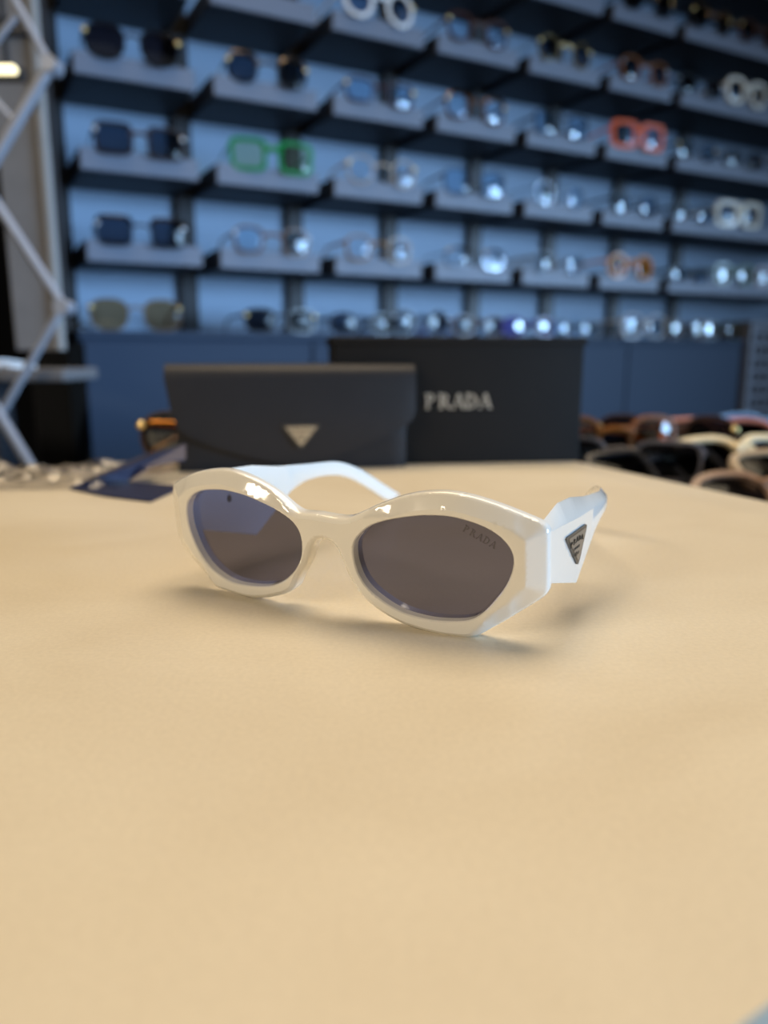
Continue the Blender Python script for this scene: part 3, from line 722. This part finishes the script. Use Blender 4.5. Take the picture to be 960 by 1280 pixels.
# ================================================================== left side: panel, folding stand, shelf
Yb = 1.12
b0 = at_y(14, 0, Yb); b1 = at_y(76, 438, Yb); bw0 = at_y(26, 438, Yb)
ban = empty('fabric_banner', ((bw0.x+b1.x)/2, Yb, FLOOR), 0, 'tall grey hanging fabric panel with pale edge at left', 'banner')
bm = bmesh.new(); zc0 = b1.z; box(bm, ((bw0.x+b1.x)/2-.004, Yb, (zc0+1.6)/2), (b1.x-bw0.x, .012, 1.6-zc0), .002); under(link('cloth', bm, M['banner']), ban)
bm = bmesh.new(); box(bm, (b1.x+.001, Yb-.002, (zc0+1.6)/2), (.010, .018, 1.6-zc0), .002); under(link('edge_strip', bm, M['banner_edge']), ban)
bm = bmesh.new(); zt = at_y(40, 38, Yb).z; box(bm, ((bw0.x+b1.x)/2-.004, Yb-.012, zt), (b1.x-bw0.x, .01, .022), .002); under(link('cross_band', bm, M['post']), ban)
Yt = .92
st = empty('folding_stand', (at_y(20, 300, Yt).x, Yt, FLOOR), 0, 'zigzag brushed aluminium folding stand at left edge', 'stand')
def bar(p, q, Y0, Y1, r=.0062):
    bm = bmesh.new(); a = at_y(*p, Y0); b = at_y(*q, Y1); tube(bm, [a, b], r, 10); under(link('brace', bm, M['steel'], None, 60), st)
bar((-10, -50), (64, 84), Yt, Yt+.01, .005); bar((64, 80), (-40, 255), Yt, Yt, .0068); bar((-40, 200), (80, 384), Yt, Yt, .0058)
bar((80, 380), (0, 520), Yt+.06, Yt+.06, .005); bar((-30, 470), (44, 592), Yt-.05, Yt-.05, .0062); bar((-20, 110), (24, 160), Yt+.1, Yt+.1, .004); bar((-20, 70), (20, 20), Yt+.1, Yt+.1, .004)
for p in ((64, 82), (80, 384)):
    c = at_y(*p, Yt); bm = bmesh.new(); tube(bm, [c+Vector((0, -.01, 0)), c+Vector((0, .014, 0))], .0088, 12); under(link('pivot', bm, M['steel'], None, 60), st)
Ys = 1.0; zs = at_y(40, 461, Ys).z
ls = empty('side_shelf', (at_y(0, 466, Ys).x-.1, Ys, FLOOR), 0, 'narrow grey shelf table below the fabric panel', 'shelf')
x1 = at_y(80, 465, Ys).x
bm = bmesh.new(); box(bm, (x1-.25, Ys+.06, zs-.008), (.5, .12, .016), .003); under(link('shelf_top', bm, M['greytop']), ls)
bm = bmesh.new(); box(bm, (x1-.30, Ys+.085, (zs-.016+FLOOR)/2), (.36, .05, zs-.016-FLOOR), .003); under(link('shelf_base', bm, M['post']), ls)
p = at_y(12, 462, Ys+.02); p.z = zs+.002
eyeglasses(p, 1.2, 'small pale transparent glasses on the narrow grey shelf', SH['oval'], (.75, .78, .82), CLR, rim=.004, W=.118, pitch=-math.radians(78), fold=1)
# distant warm lamp
c = at_y(5, 87, 1.04)
lp = empty('wall_lamp', c, 0, 'small bright warm strip lamp at far left edge', 'lamp')
bm = bmesh.new(); box(bm, (0, 0, 0), (.030, .014, .009), .004, 0, 3); link('lamp_glass', bm, M['lampglow'], lp)
bm = bmesh.new(); box(bm, (-.002, .018, 0), (.040, .014, .016), .003); link('lamp_housing', bm, M['post'], lp)
bm = bmesh.new(); tube(bm, [(-.005, .02, .01), (-.005, .02, CEIL-c.z)], .004, 8); link('stem', bm, M['post'], lp)

# ================================================================== small things on the table
# navy leaflet
lf = empty('folded_leaflet', at_z(160, 612, 0), 0, 'navy folded paper leaflet lying open left of the case', 'leaflet')
def slab(name, corners, th, m, root, z_up=Vector((0, 0, 1))):
    bm = bmesh.new(); a = [bm.verts.new(p) for p in corners]; b = [bm.verts.new(p+z_up*th) for p in corners]; n = len(a)
    bm.faces.new(a[::-1]); bm.faces.new(b)
    for i in range(n): bm.faces.new((a[i], a[(i+1) % n], b[(i+1) % n], b[i]))
    return under(link(name, bm, m), root)
slab('lower_leaf', [at_z(88, 612, .0003), at_z(130, 621, .0003), at_z(188, 628, .0003), at_z(232, 608, .0003), at_z(160, 603, .0003)], .0007, M['navy'], lf)
slab('upper_leaf', [at_z(88, 611, .0015), at_z(160, 602, .0015), at_y(178, 586, .485), at_y(232, 575, .50), at_y(232, 556, .51), at_y(180, 569, .505)], .0006, M['navy'], lf)
# tortoiseshell pair with gold hinges standing beside the case
p = at_y(192, 560, .575); p.z = 0; p = Vector((-.176, .548, 0.0))
eyeglasses((-.128, .572, .0), math.radians(-12), 'brown folded glasses with gold hinges, half hidden behind the case', SH['oval'], (.05, .03, .02), AMB, rim=.0028, hinge=GLD, fold=1, W=.120, temple_m=(GLD, 1, .2))
# crumpled clear plastic sleeve
bm = bmesh.new(); q0 = at_z(25, 601, 0); nxg, nyg = 46, 22
grid = []
for j in range(nyg):
    rowv = []
    for i in range(nxg):
        a = i/(nxg-1)*2-1; b = j/(nyg-1)*2-1
        edge = max(0, 1-max(abs(a), abs(b))**4)
        x = a*.085*(1+.06*noise.noise(Vector((b*2, 3, 0)))); y = b*.045*(1+.1*noise.noise(Vector((a*3, 7, 0))))
        h = .0012+edge*(.0035+.010*abs(noise.noise(Vector((a*4.5, b*4.0, 1.3))))+.003*noise.noise(Vector((a*11, b*9, 4))))
        rowv.append(bm.verts.new((q0.x+x+y*.25, q0.y+y+x*.1, max(.0008, h))))
    grid.append(rowv)
for j in range(nyg-1):
    for i in range(nxg-1): bm.faces.new((grid[j][i], grid[j][i+1], grid[j+1][i+1], grid[j+1][i]))
o = link('plastic_sleeve', bm, M['plastic'], None, 25); tag(o, 'crumpled clear plastic sleeve at the left edge of the table', 'plastic bag')
